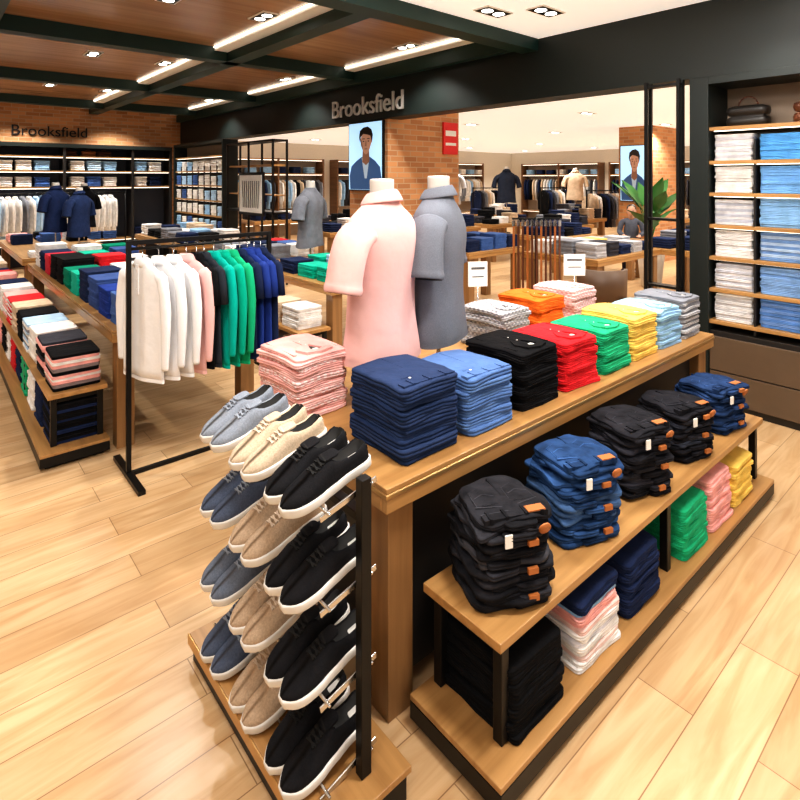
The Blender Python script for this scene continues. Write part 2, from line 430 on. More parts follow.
# ------------------------------------------------------------------ shoes
def interp(tab,x):
    for (a,u),(c,v) in zip(tab,tab[1:]):
        if x<=c:
            k=(x-a)/(c-a); k=k*k*(3-2*k) if c-a>.15 else k
            return u+(v-u)*k
    return tab[-1][1]
WT=[(0,.012),(.02,.024),(.08,.033),(.3,.034),(.5,.041),(.7,.050),(.84,.048),(.92,.038),(.97,.024),(1,.010)]
HT=[(0,.066),(.04,.080),(.2,.068),(.36,.074),(.46,.092),(.6,.076),(.8,.056),(.93,.044),(1,.032)]
def shoe_into(b, M, upper, lace):
    L=.29; old=b.M; b.M=old@M
    S=[0,.02,.05,.1,.17,.25,.33,.40,.45,.5,.57,.64,.72,.8,.86,.91,.95,.98,1]
    def outline(z,g):
        pts=[(-L*s + (g if s==0 else -g if s==1 else 0), interp(WT,s)+g, z) for s in S]
        pts+=[(p[0],-p[1],z) for p in reversed(pts)]
        return pts
    b.loft([outline(0,-.001),outline(.004,.003),outline(.022,.004),outline(.027,.003),outline(.028,-.003)],RUBBER)
    secs=[]
    closed=[(1,.0),(1.0,.45),(.86,.78),(.6,.93),(.3,1.0),(0,1.03)]
    opened=[(1,.0),(.98,.55),(.90,.92),(.80,1.0),(.66,.92),(.5,.2),]
    for s in S:
        w=interp(WT,s)-.001; h=interp(HT,s); op=1 if .04<s<.42 else 0
        if .40<=s<.42: op=.6
        half=[]
        for (a,c) in zip(closed,opened):
            u=a[0]*(1-op)+c[0]*op; v=a[1]*(1-op)+c[1]*op
            half.append((u*w, .02+(h-.02)*v))
        if op==1: half[-1]=(0.0001,.034); half[-2]=(.45*w,.036); half[-3]=(.68*w,h*.93)
        x=-L*s
        secs.append([(x,y,z) for y,z in half]+[(x,-y,z) for y,z in reversed(half)])
    n=len(secs[0]); vs=[p for r in secs for p in r]; fu=[]; fi=[]
    for j in range(len(S)-1):
        for i in range(n-1):
            f=(j*n+i,j*n+i+1,(j+1)*n+i+1,(j+1)*n+i)
            inner = 3<=i<=n-5 and .02<=S[j]<.40
            (fi if inner else fu).append(f)
    fu.append(tuple(range(n))); fu.append(tuple((len(S)-1)*n+i for i in range(n)))
    b.add(vs,fu,upper,True); b.add(vs,fi,DARK_INSIDE,True)
    b.slab(-L*.42,0,.087,.055,.044,.006,upper,0,3,.015,False)
    b.slab(-.035,0,.037,.05,.036,.002,CARD,0,3,.01,False,(0,0),False)
    for s in (.47,.52,.57,.62):
        h=interp(HT,s)
        b.bar((-L*s,-.020,h-.001),(-L*s-.008,.020,h-.001),.005,.005,lace)
        b.bar((-L*s-.008,-.020,h),(-L*s,.020,h),.005,.005,lace)
    b.bar((-L*.02,-.022,.060),(-L*.02,.022,.060),.003,.012,lace)
    b.M=old
SH=[(cloth((.014,.014,.016),canvas=True),cloth((.022,.022,.022))),(cloth((.46,.34,.235),canvas=True),cloth((.58,.47,.37))),(cloth((.14,.165,.215),canvas=True),cloth((.25,.28,.33)))]
ys=[(1.345,1.458),(1.585,1.698),(1.825,1.938)]
PH=math.radians(-13)
rows=[.935,.675,.415,.166]
for ri,z in enumerate(rows):
    for ci,(ya,yb) in enumerate(ys):
        b=MB()
        up,la=SH[ci]
        if ri==0 and ci==2: up=cloth((.24,.27,.32),canvas=True)
        if ri==0 and ci==1: up=cloth((.56,.45,.33),canvas=True)
        if ri in (1,3) and ci==2: up=cloth((.08,.10,.15),canvas=True)
        for k,y in enumerate((ya,yb)):
            M=Matrix.Translation((1.035,y,z))@Matrix.Rotation(.05*(1 if k else -1),4,'Z')@Matrix.Rotation(PH,4,'Y')
            shoe_into(b,M,up,la)
        b.obj('sneaker_pair')
b=MB()
b.box(.76,1.075,1.19,2.08,.08,.1,OAKY); b.box(.77,1.065,1.2,2.07,.0,.0798,BLACK)
b.box(.755,.7598,1.185,2.085,.06,.1,BRASS)
for y in (1.250,2.02):
    b.box(.94,.975,y,y+.03,.1005,.945,BLACK)
b.box(.94,.975,1.2802,2.0198,.82,.845,BLACK)
for z in rows:
    for k in (-.05,-.20):
        M=Matrix.Translation((1.035,0,z))@Matrix.Rotation(PH,4,'Y')
        p=M@Vector((k,0,-.0068))
        b.rod((p.x,1.262,p.z),(p.x,2.042,p.z),.005,STEEL)
    for y in (1.286,2.012):
        p=M@Vector((-.02,0,-.02)); q=M@Vector((-.22,0,-.02))
        b.bar((p.x,y,p.z),(q.x,y,q.z),.005,.018,STEEL)
b.obj('shoe_rack', bevel=.002)

# ------------------------------------------------------------------ mannequins
def torso(cx,cy,zbase,rot,mat,hem=.18,sc_=1.0,name='mannequin_torso',seed=0,polo=True,wid=1.0):
    b=MB(); N=56
    prof=[(0,.214,.138),(.04,.211,.135),(.09,.206,.130),(.15,.199,.124),(.21,.193,.119),(.28,.190,.117),(.35,.193,.121),(.42,.201,.129),(.48,.207,.133),(.53,.210,.130),(.565,.208,.122),(.595,.200,.111),(.618,.184,.101),(.637,.158,.091),(.655,.126,.082),(.675,.096,.074),(.70,.074,.069)]
    rings=[]
    for z,rx,ry in prof:
        ring=[]
        for i in range(N):
            a=2*math.pi*i/N
            x=rx*math.copysign(abs(math.cos(a))**.88,math.cos(a)); y=ry*math.copysign(abs(math.sin(a))**.88,math.sin(a))
            dr=(1 if z<.5 else max(.1,1-(z-.5)*6))
            # shoulder-blade hollow down the spine, diagonal folds running from armpit to waist
            spine=-.05*math.exp(-(x/.045)**2)*max(0,1-abs(z-.42)/.25)
            fold=.020*math.sin((abs(x)*1.5+z)*42+seed)*max(0,1-abs(z-.24)/.20)+.012*math.sin((z-abs(x)*.9)*55+seed*2)*max(0,1-abs(z-.47)/.09)
            hemw=.018*math.sin(a*7+seed)*max(0,1-z/.14)
            k=1+.03*dr*noise.noise(Vector((x*9+seed,y*9,z*2+seed))) + .035*dr*noise.noise(Vector((x*4,y*4+seed,z*8)))+fold+spine+hemw
            ring.append((x*k*wid,y*k,z+hem+(.010*math.sin(a*2+seed) if z==0 else 0)))
        rings.append(ring)
    inner=[(x*.965,y*.965,z+.004) for x,y,z in rings[0]]; inner2=[(x*.9,y*.9,hem+.1) for x,y,z in rings[0]]
    b.loft([inner2,inner]+rings,mat,True,True)
    b.loft([[(x*1.012,y*1.012,z+h) for x,y,z in rings[0]] for h in (-.002,.022)],mat,False,False)
    for sg in (-1,1):
        # set-in short sleeve: armhole seam, biceps, ribbed cuff, open end
        pts=[((.150,0,.560),.058,.092,Vector((1,0,-.35))),((.182,0,.553),.062,.095,Vector((1,0,-.45))),((.186,0,.551),.058,.090,Vector((1,0,-.45))),
             ((.214,0,.535),.060,.090,Vector((.85,0,-.75))),((.240,0,.495),.056,.086,Vector((.55,0,-1))),((.258,0,.440),.054,.083,Vector((.36,0,-1))),
             ((.272,0,.380),.054,.083,Vector((.28,0,-1))),((.277,0,.352),.055,.084,Vector((.28,0,-1))),((.2772,0,.350),.0585,.0875,Vector((.28,0,-1))),
             ((.282,0,.326),.058,.087,Vector((.28,0,-1))),((.2825,0,.323),.052,.081,Vector((.28,0,-1))),((.270,0,.375),.046,.072,Vector((.28,0,-1)))]
        rg=[]
        for (p,ra,rb,t) in pts:
            t=t.normalized(); u=t.cross(Vector((0,1,0))).normalized()
            ring=[]
            for i in range(26):
                a=2*math.pi*i/26
                k=1+.10*noise.noise(Vector((p[2]*8+seed,math.cos(a)*1.6,math.sin(a)*1.6)))+.02*math.sin(p[2]*70+a*2)
                q=Vector(p)+u*(ra*k*math.cos(a))+Vector((0,1,0))*(rb*k*math.sin(a))
                ring.append((sg*q.x*wid,q.y,q.z+hem))
            rg.append(ring)
        b.loft(rg[:-1],mat,True,False); b.loft(rg[-2:],DARK_INSIDE,False,True)  # cuff inside coloured near-black to stand for shade in the empty sleeve
    nk=[(.66,.058,.058),(.72,.054,.056),(.755,.053,.055),(.785,.055,.057),(.789,.049,.051)]
    b.loft([[(rx*math.cos(2*math.pi*i/24),ry*math.sin(2*math.pi*i/24),z+hem) for i in range(24)] for z,rx,ry in nk],SKIN)
    if polo:
        cl=[(.685,.084,.078),(.715,.068,.067),(.742,.061,.064),(.747,.064,.067),(.728,.080,.080),(.694,.104,.098),(.688,.100,.094),(.704,.080,.076)]
        rg=[]
        for z,rx,ry in cl:
            rg.append([(rx*math.cos(t),ry*math.sin(t),z+hem-.016*(1+math.sin(t))*.8) for t in [math.pi/2+.22+(2*math.pi-.44)*i/27 for i in range(28)]])
        b.loft(rg,mat,False,False,True,False)
        b.bar((0,.130,.52+hem),(0,.075,.675+hem),.03,.008,mat)
        for k in range(3): b.rod((0,.130-.016*k,.53+.05*k+hem),(0,.136-.016*k,.53+.05*k+hem),.005,CARD,8)
    else:
        b.loft([[(rx*math.cos(2*math.pi*i/24),ry*math.sin(2*math.pi*i/24),z+hem) for i in range(24)] for z,rx,ry in ((.675,.088,.078),(.705,.072,.068),(.708,.066,.064),(.695,.064,.06))],mat,False,False)
    b.rod((0,0,.012),(0,0,hem+.12),.014,STEEL,12)
    b.loft([[(r*math.cos(2*math.pi*i/28),r*math.sin(2*math.pi*i/28),z) for i in range(28)] for z,r in ((0,.11),(.006,.112),(.012,.105),(.014,.02))],STEEL)
    o=b.obj(name,(cx,cy,zbase),rot,sub=1); o.scale=(sc_,)*3
    return o
torso(1.62,2.00,TZ,.30,cloth((.82,.50,.475),var=.03,knit=True),hem=.17,sc_=1.04,seed=1)
torso(2.02,2.03,TZ,.55,cloth((.17,.185,.22),var=.16,knit=True),hem=.185,sc_=1.04,seed=5,polo=True,wid=.98)

CHA_M=plain('print_dark',(.1,.1,.1),.6)
def sign_holder(x,y,z,h=.3,w=.13,rot=-.7):
    b=MB(); b.box(-.05,.05,-.03,.03,0,.008,STEEL); b.rod((0,0,.008),(0,0,h),.004,STEEL)
    b.box(-w/2,w/2,-.004,.004,h,h+.16,CARD); b.box(-w*.35,w*.35,-.0045,-.004,h+.11,h+.125,CHA_M); b.box(-w*.3,w*.3,-.0045,-.004,h+.06,h+.067,CHA_M)
    return b.obj('price_sign_holder',(x,y,z),rot)
sign_holder(2.72,2.375,TZ,.30,.13,-.5); sign_holder(3.70,2.28,TZ,.27,.16)

# ------------------------------------------------------------------ hanging rack + garments
def garment_into(b,x,y,zt,mat,long=False,length=.72,w=1.0,seed=0,hk=.08,yaw=0):
    old=b.M; b.M=old@Matrix.Translation((x,y,0))@Matrix.Rotation(yaw,4,'Z'); x=0;y=0
    N=28
    prof=[(0,.045,.018),(-.012,.075,.024),(-.03,.13,.028),(-.055,.178,.030),(-.085,.196,.031),(-.14,.196,.031),(-.25,.194,.030),(-.40,.198,.030),(-.55,.203,.031),(-.65,.206,.032),(-length,.208,.032)]
    rings=[]
    for z,ry,rx in prof:
        ring=[]
        for i in range(N):
            a=2*math.pi*i/N
            yy=ry*w*math.cos(a); xx=rx*math.sin(a)
            f=min(1,max(0,-z/.5)); xx+= .006*f*math.sin(yy*30+seed)+.012*noise.noise(Vector((yy*5,z*2,seed)))
            ring.append((x+xx,y+yy,zt+z))
        rings.append(ring)
    b.loft(rings,mat)
    hb=[[(p[0]*1.04,p[1]*1.01,zt-length+h) for p in rings[-1]] for h in (.0,.022)]
    b.loft(hb,mat,True,False,False)
    for sg in (-1,1):
        pts=[(.160,-.075,.045),(.200,-.105,.050),(.222,-.18,.050),(.234,-.29,.052)]
        if long: pts+=[(.236,-.42,.044),(.230,-.55,.038),(.228,-.62,.034),(.228,-.635,.030)]
        rg=[[(x+.55*r*math.sin(2*math.pi*i/12), y+sg*(py*w+r*math.cos(2*math.pi*i/12)*.75), zt+pz+(.5*r*math.cos(2*math.pi*i/12) if k<2 else .0)) for i in range(12)] for k,(py,pz,r) in enumerate(pts)]
        b.loft(rg,mat)
    b.loft([[(x+rx*math.sin(2*math.pi*i/16),y+ry*math.cos(2*math.pi*i/16),zt+z) for i in range(16)] for z,ry,rx in ((-.035,.090,.038),(-.01,.078,.036),(.014,.058,.030),(.018,.050,.025),(.0,.045,.02))],mat)
    b.box(x-.040,x-.030,-.014,.014,zt-.20,zt-.02,mat)
    for k in range(3): b.rod((x-.041,0,zt-.05-.06*k),(x-.043,0,zt-.05-.06*k),.005,CARD,6)
    b.rod((x,y,zt-.01),(x,y,zt+hk-.03),.003,STEEL,6)
    pr=None
    for k in range(7):
        a=math.pi*(-.5+1.35*k/6); p=(x,y+.018*math.cos(a),zt+hk-.012+.018*math.sin(a))
        if pr: b.rod(pr,p,.0028,STEEL,6)
        pr=p
    b.M=old
def rack(x0,x1,y,h,nm='garment_rack'):
    b=MB()
    for x in (x0,x1):
        b.box(x-.013,x+.013,y-.013,y+.013,.026,h,BLACK)
        b.box(x-.02,x+.02,y-.27,y+.27,0,.026,BLACK)
    b.box(x0+.0132,x1-.0132,y-.012,y+.012,h-.026,h,BLACK)
    b.box(x0+.0202,x1-.0202,y-.012,y+.012,0.002,.024,BLACK)
    b.rod((x0,y,h-.05),(x1,y,h-.05),.010,BLACK,10)
    return b.obj(nm)
rack(.95,1.88,3.60,1.42)
WH2=(.84,.84,.85)
seq=[(1.03,WH2,1),(1.125,WH2,1),(1.215,WH2,1),(1.295,(.82,.50,.48),1),(1.36,BLK,0),(1.41,(.03,.035,.045),0),
     (1.475,(.0,.42,.34),1),(1.54,TEA,1),(1.60,(.01,.42,.20),1),(1.66,NVY,0),(1.715,ROY,0),(1.765,ROY,0),(1.815,NVY,0)]
b=MB()
for i,(x,c,lg) in enumerate(seq):
    garment_into(b,x,3.60,1.295,cloth(c,knit=True,var=.05),bool(lg),.70+(.02 if lg else 0),.96,i*1.7,.088,.30 if i<4 else .16)
b.obj('hanging_shirts')

# ------------------------------------------------------------------ tables with merchandise
PAL=[NVY,BLU,BLK,WHT,GRN,TEA,RD,PNK,SKY,GRY,WHT,NVY,YEL,CHA]
def fill(x0,x1,y0,y1,z,nx,ny,pal,seed,h=(8,13),t=.018,name='folded_shirts',w=.26,d=.3,far=False):
    q=random.Random(seed); b=MB()
    for i in range(nx):
        for j in range(ny):
            cx=x0+(x1-x0)*(i+.5)/nx; cy=y0+(y1-y0)*(j+.5)/ny
            ww=min(w,(x1-x0)/nx*.93); dd=min(d,(y1-y0)/ny*.93)
            c=pal[(i*3+j+q.randint(0,1))%len(pal)]
            n=q.randint(*h)
            if far: n=max(3,n//2)
            stack_into(b,cx,cy,z,ww,dd,n,t*(2 if far else 1),(c,),0,seed+i*17+j,1 if far else 2,.004,.02,not far,0,not far)
    return b.obj(name)
LX0,LX1=.95,2.0
display_table(LX0,LX1,3.97,7.75,TZ,along='y')
b=MB(); q=random.Random(3)
side=[BLU,ROY,(.05,.09,.25),NVY,TEA,(.0,.2,.12),BLK,BLK,(.5,.02,.04),NVY,WHT]
for j,c in enumerate(side):
    y=4.12+j*.335
    stack_into(b,LX0+.19,y,TZ,.28,.29,q.randint(10,13),.018,(c,),0,j,3)
for j,c in enumerate([NVY,BLU,SKY,GRY,WHT,NVY,RD,BLK,TEA,WHT]):
    y=4.15+j*.35
    stack_into(b,LX0+.52,y,TZ,.27,.29,q.randint(8,12),.018,(c,),0,j+50,3)
    stack_into(b,LX0+.83,y,TZ,.27,.29,q.randint(8,12),.018,(side[(j*3)%11],),0,j+90,3)
b.obj('folded_shirts')
bench(.60,.94,4.05,7.7,.437,along='y',posts=(0,.33,.66,1),ph=.1)
b=MB()
for j,c in enumerate([(BLK,(.25,.2,.2),PNK,WHT,PNK),(CHA,BLK,BLK,PNK,PNK),(WHT,(.8,.75,.7)),(WHT,LBL,GRY),(BLK,),(BEI,),(RD,WHT),(PNK,WHT),(WHT,),(NVY,)]):
    stack_into(b,.77,4.24+j*.355,.437,.28,.3,11,.02,c,0,j+5,3)
b.obj('folded_shirts')
b=MB()
for j,c in enumerate([(NVY,BLK,BLK),(NVY,),(WHT,),(GRN,),(NVY,),(RD,),(WHT,),(BLK,),(PNK,),(SKY,)]):
    stack_into(b,.76,4.24+j*.355,.1,.28,.3,12,.02,c,0,j+25,3)
b.obj('folded_shirts')
display_table(.95,2.1,8.2,11.0,TZ,along='y')
fill(.98,2.08,9.95,10.9,TZ,3,3,[WHT,NVY,PNK,SKY,BLU,WHT,BLK],11,(4,8))
fill(.98,2.08,8.22,8.50,TZ,3,1,[WHT,GRY,SKY],111,(3,5))
bench(.60,.94,8.2,11,.437,along='y')
fill(.64,.92,8.25,10.95,.437,1,8,[WHT,PNK,RD,NVY,BEI],12,(8,12))
display_table(2.85,3.95,4.25,7.2,TZ,along='y')
fill(2.88,3.92,4.3,5.4,TZ,3,3,[SKY,TEA,NVY,BLU,LBL,TEA,NVY],13,(6,10))
fill(2.88,3.92,6.15,7.15,TZ,3,3,[NVY,WHT,BLU,GRY,RD],14,(6,10))
bench(2.50,2.84,4.25,7.2,.437,along='y')
fill(2.53,2.82,4.3,7.15,.437,1,8,[WHT,BEI,PNK,WHT,LBL,NVY,PNK],15,(10,13))
fill(2.53,2.82,4.3,7.15,.1,1,8,[NVY,WHT,GRY,WHT],16,(10,13))
display_table(2.9,4.0,8.4,10.6,TZ,along='y'); fill(2.95,3.95,8.45,10.55,TZ,3,6,[WHT,NVY,GRY,BEI,BLK,SKY,WHT],17,(6,11),far=True)
display_table(5.5,6.7,4.95,5.7,TZ); fill(5.52,6.68,5.0,5.65,TZ,4,2,[NVY,BLU,NVY,BLU,SKY],18,(8,12))
display_table(6.2,7.9,3.5,4.6,TZ,along='x'); fill(6.25,7.85,3.55,4.55,TZ,5,3,[PATT,GRY,WHT,NVY,CHA,PATG,GRY,NVY,YEL],19,(6,10))
for k,(x,y) in enumerate([(8.0,5.2),(7.9,2.9),(9.2,7.6),(11.6,7.1),(7.4,7.6),(13.4,5.6),(11.5,9.6),(14,8.5),(5.6,8.4),(7.2,10.5),(5.8,11.8),(9.6,6.3),(9.9,3.2)]):
    w_=1.2 if (x,y)==(8.0,5.2) else 1.4
    display_table(x,x+w_,y,y+.9,TZ); fill(x+.04,x+w_-.04,y+.04,y+.86,TZ,4,2,[BLK,NVY,CHA,WHT,BLK,GRY,BEI,NVY],40+k,(6,14),far=True)

torso(1.42,8.95,TZ,.6,cloth((.014,.025,.075)),seed=8,sc_=.86,hem=.30,wid=.9); torso(1.68,8.80,TZ,.6,cloth((.02,.035,.095)),seed=9,sc_=.86,hem=.22,wid=.9)
torso(1.90,9.6,TZ,.3,cloth((.008,.008,.010)),seed=10,sc_=.86,hem=.28,wid=.9)
torso(3.55,5.75,TZ,.45,cloth((.17,.18,.21)),seed=11,polo=False,wid=.95)
torso(9.9,7.8,1.08,-.8,cloth((.02,.025,.04)),seed=12); torso(12.2,7.5,1.08,-.8,cloth(BEI),seed=13)
torso(8.2,7.9,1.08,-.8,cloth((.5,.5,.52)),seed=14)

# ------------------------------------------------------------------ wall shelving units
def shelf_unit_x(xf,depth,y0,y1,cols_,zs,top,name='wall_shelf_unit',drawers=True,end=.14):
    b=MB()
    b.box(xf+depth-.03,xf+depth,y0,y1,0,top,SHELFBACK)
    b.box(xf-.02,xf+depth,y1,y1+end,0,top,CHAR)
    b.box(xf-.02,xf+depth,y0-.05,y0-.0002,0,top,CHAR)
    b.box(xf-.02,xf+depth-.0302,y0+.0002,y1-.0002,top-.06,top,CHAR)
    w=(y1-y0)/cols_
    for i in range(1,cols_):
        b.box(xf+.01,xf+depth-.031,y0+i*w-.006,y0+i*w+.006,.62,top-.5,DARKW)
    for z in zs:
        b.box(xf,xf+depth-.0302,y0+.0002,y1-.0002,z-.028,z,OAKY)
        b.box(xf+.04,xf+.050,y0+.02,y1-.02,z-.034,z-.0282,STRIP)
    if drawers:
        b.box(xf+.02,xf+depth-.031,y0+.001,y1-.001,.0,.6,DARKW)
        for z0,z1 in ((.06,.29),(.30,.56)):
            n=max(1,cols_//2)
            for i in range(n):
                b.box(xf-.005,xf+.0198,y0+i*(y1-y0)/n+.005,y0+(i+1)*(y1-y0)/n-.005,z0,z1,DRAWER)
    return b.obj(name,bevel=.002)
zs=[.685,.935,1.185,1.435,1.685,1.935,2.20]
shelf_unit_x(4.71,.42,-.16,1.71,6,zs,2.598)
b=MB()
SC=[None,None,((.70,.69,.68),),((.2,.35,.6),LBL),(WHT,),(SKY,)]
for i in range(6):
    cy=1.71-(i+.5)*.3117
    for k,z in enumerate(zs[:-1]):
        c=SC[i]
        if i==1: c=[((.10,.22,.50),(.16,.28,.55)),((.22,.38,.66),),((.16,.28,.52),(.40,.52,.68)),((.24,.44,.70),),((.18,.40,.74),),((.10,.33,.68),)][k]
        if i==0: c=[((.70,.69,.68),(.60,.59,.60)),((.58,.59,.65),(.70,.68,.68)),((.74,.72,.70),),((.64,.64,.65),(.46,.48,.55)),((.74,.72,.70),),((.70,.68,.68),(.57,.57,.62))][k]
        stack_into(b,4.71+.19,cy,z,.30,.27,9,.0222,c,0,i*7+k,3,.003)
b.obj('folded_shirts')
b=MB()
for j,y in enumerate((1.5,1.05,.6)):
    b.slab(4.92,y,2.2005,.14,.3,.17,BELT if j%2 else DARKW,0,4,.05,False)
    pr=None
    for k in range(9):
        a=math.pi*k/8; p=(4.92,y+.07*math.cos(a),2.36+.08*math.sin(a))
        if pr: b.rod(pr,p,.006,BELT,6)
        pr=p
b.obj('leather_bags')

b=MB()
x0,x1=-3.0,4.36
b.box(x0,x1,13.44,13.498,0,2.42,NAVYP)
b.box(x0,x1,13.0,13.4398,2.42,2.5,CHAR)
for x in (x0,-.4,.9,2.2,3.5,x1-.05): b.box(x,x+.05,13.02,13.4398,0,2.4198,DARKW)
for z in (.5,1.62,1.95,2.25):
    b.box(x0+.001,x1-.001,13.05,13.4396,z-.03,z,OAKX); b.box(x0+.06,x1-.06,13.06,13.08,z-.04,z-.031,STRIP)
b.obj('wall_shelf_unit')
b=MB(); q=random.Random(9)
for z in (.5,1.62,1.95):
    for i in range(24):
        x=-2.8+i*.31
        if any(abs(x-(p+.025))<.16 for p in (-.4,.9,2.2,3.5)) or x>4.15: continue
        c=q.choice([WHT,WHT,SKY,LBL,BLU,NVY,WHT])
        stack_into(b,x,13.24,z,.26,.3,5,.040,(c,),0,i,1,.003,.02,False,0,False)
b.obj('folded_shirts')
b=MB()
for (x,c) in ((2.35,BELT),(2.7,LEATHER),(3.0,BELT)):
    b.slab(x,13.24,2.2505,.28,.12,.12,c,0,3,.04,False); pr=None
    for k in range(7):
        a=math.pi*k/6; p=(x+.05*math.cos(a),13.24,2.365+.03*math.sin(a))
        if pr: b.rod(pr,p,.006,c,5)
        pr=p
b.obj('leather_bags')
b=MB(); b.rod((-2.9,12.75,1.5),(3.3,12.75,1.5),.012,BLACK)
for x in (-2.9,0,3.3): b.rod((x,12.75,0),(x,12.75,1.5),.012,BLACK)
b.obj('garment_rack')
b=MB()
for i in range(52):
    x=-2.6+i*.11
    c=WHT if q.random()<.75 else q.choice([LBL,BEI,GRY])
    garment_into(b,x,12.75,1.43,cloth(c),True,.72,.8,i,.07,.4)
b.obj('hanging_shirts')
shelf_unit_x(4.40,.29,10.3,12.9,8,[.45,.75,1.05,1.35,1.65,1.95,2.25],2.55,drawers=False,end=.08)
b=MB()
for k,z in enumerate([.45,.75,1.05,1.35,1.65,1.95]):
    for i in range(8):
        stack_into(b,4.53,10.3+(i+.5)*.325,z,.24,.27,5,.040,((WHT if q.random()<.6 else q.choice([SKY,LBL,BLU])),),0,i+k,1,.003,.02,False,0,False)
b.obj('folded_shirts')
b=MB()
for y in (8.3,9.2,10.1):
    b.box(4.4,4.43,y,y+.03,0,2.45,BLACK); b.box(4.66,4.69,y,y+.03,0,2.45,BLACK)
for z in (.3,1.2,2.42): b.box(4.4,4.69,8.3,10.13,z,z+.03,BLACK)
b.box(4.45,4.68,8.34,10.1,2.0,2.03,OAKY); b.box(4.45,4.68,8.34,10.1,1.5,1.52,OAKY)
b.obj('display_partition')
b=MB(); b.box(4.36,4.39,8.55,9.5,1.15,1.9,BLACK); b.box(4.352,4.3598,8.60,9.45,1.2,1.85,CARD)
for k in range(9): b.bar((4.35,8.72+.07*k,1.28),(4.35,8.68+.08*k,1.75),.025,.003,CHA_M)
b.obj('framed_picture')
b=MB()
for y in (1.90,2.16):
    for x in (4.60,4.68): b.box(x-.0125,x+.0125,y-.0125,y+.0125,0,2.598,BLACK)
for z in (.35,.9,1.45,2.55): b.box(4.6,4.69,1.9,2.16,z,z+.02,BLACK)
b.obj('display_frame')

# ------------------------------------------------------------------ columns
simple('wall_column_brick', 4.76,6.15,5.75,6.62,0,2.899,BRICK)
simple('wall_column_brick_rear', 11.5,12.7,5.28,6.0,0,2.899,BRICK)
def poster(x,y0,y1,z0,z1,name='portrait_poster'):
    b=MB(); bg=plain('poster_blue',(.35,.55,.75),.5,0,.9,(.42,.66,.86)); sk=plain('poster_skin',(.42,.22,.14),.6,0,.35,(.50,.27,.18))
    sd=plain('poster_shade',(.28,.13,.08),.6,0,.15,(.35,.17,.1))
    hr=plain('poster_hair',(.02,.014,.012),.6); sh=plain('poster_jacket',(.04,.10,.24),.6,0,.25,(.05,.13,.30)); st=plain('poster_shirt',(.4,.5,.6),.6,0,.3,(.45,.55,.65))
    b.box(x,x+.04,y0,y1,z0,z1,BLACK); b.box(x-.004,x-.0002,y0+.015,y1-.015,z0+.015,z1-.015,bg)
    W=y1-y0; H=z1-z0; yc=(y0+y1)/2-.04*W
    def P(pts,m,o):
        b.add([(x-o,yc+u*W,z0+v*H) for u,v in pts],[tuple(range(len(pts)-1,-1,-1))],m)
    def disc(u,v,ru,rv,m,o,n=24): P([(u+ru*math.cos(2*math.pi*i/n),v+rv*math.sin(2*math.pi*i/n)) for i in range(n)],m,o)
    P([(-.42,.02),(.48,.02),(.50,.22),(.44,.36),(.30,.43),(.14,.49),(-.11,.49),(-.26,.43),(-.40,.34),(-.44,.18)],sh,.005)
    P([(-.02,.18),(.04,.18),(.13,.48),(-.10,.48)],st,.0056)
    P([(-.10,.42),(.0,.37),(.11,.42),(.10,.60),(-.09,.60)],sd,.0062)
    P([(.17*math.cos(t)*(1 if math.sin(t)>0 else .9-.25*abs(math.sin(t))),.70+(.145 if math.sin(t)>0 else .175)*math.sin(t)) for t in [2*math.pi*i/28 for i in range(28)]],sk,.0068)
    P([(-.175,.69),(-.20,.80),(-.16,.88),(-.05,.925),(.08,.915),(.18,.87),(.205,.78),(.175,.69),(.155,.78),(.08,.825),(-.04,.81),(-.13,.79)],hr,.0074)
    for s in (-.07,.07):
        disc(s,.715,.024,.008,hr,.0075); P([(s-.04,.745),(s+.04,.745),(s+.035,.757),(s-.035,.757)],hr,.0076)
    P([(-.012,.72),(.012,.72),(.028,.645),(-.02,.645)],sd,.0072); disc(.0,.605,.05,.009,sd,.0074)
    P([(.09,.58),(.15,.66),(.165,.75),(.13,.74),(.10,.66)],sd,.0071)
    b.obj(name)
poster(4.71,5.80,6.58,1.62,2.59)
poster(11.45,5.35,5.95,1.3,2.5)
b=MB(); b.box(5.80,6.10,5.72,5.749,2.15,2.62,RED); b.box(5.84,6.06,5.717,5.7198,2.42,2.5,CARD); b.box(5.84,6.06,5.717,5.7198,2.28,2.32,CARD)
b.obj('sale_sign')
def text(s,loc,rot,size,mat,name,ext=.012):
    c=bpy.data.curves.new(name,'FONT'); c.body=s; c.size=size; c.extrude=ext; c.align_x='CENTER'; c.align_y='CENTER'
    o=bpy.data.objects.new(name,c); col.objects.link(o); o.location=loc; o.rotation_euler=rot; c.materials.append(mat); return o
text('Brooksfield',(HX-.02,6.15,2.80),(math.pi/2,0,-math.pi/2),.36,LETTER,'store_sign')
text('Brooksfield',(2.05,13.47,2.76),(math.pi/2,0,0),.30,BLACK,'store_sign')

# ------------------------------------------------------------------ belts, plant, chair
b=MB()
bx,by=5.25,3.72
b.box(bx-.18,bx+.18,by-.18,by+.18,0,.02,BLACK); b.rod((bx,by,.02),(bx,by,1.36),.016,BLACK,10)
b.bar((bx-.2,by+.18,1.34),(bx+.2,by-.18,1.34),.02,.02,BLACK)
for k in range(11):
    s=-1+2*k/10; x=bx+.19*s; y=by-.171*s
    b.bar((x-.03,y-.03,1.325),(x-.03,y-.03,.45+.03*(k%3)),.034,.006,BELT if k%3 else LEATHER)
    b.bar((x-.03,y-.03,1.325),(x-.03,y-.03,1.26),.045,.012,STEEL)
    b.rod((x,y,1.33),(x-.03,y-.03,1.33),.004,STEEL,6)
b.obj('belt_display_stand')
b=MB()
px,py=9.15,4.22
b.loft([[(px+r*math.cos(2*math.pi*i/20),py+r*math.sin(2*math.pi*i/20),z) for i in range(20)] for z,r in ((0,.14),(.02,.16),(.6,.22),(.62,.22),(.6,.19))],POT)
q=random.Random(5)
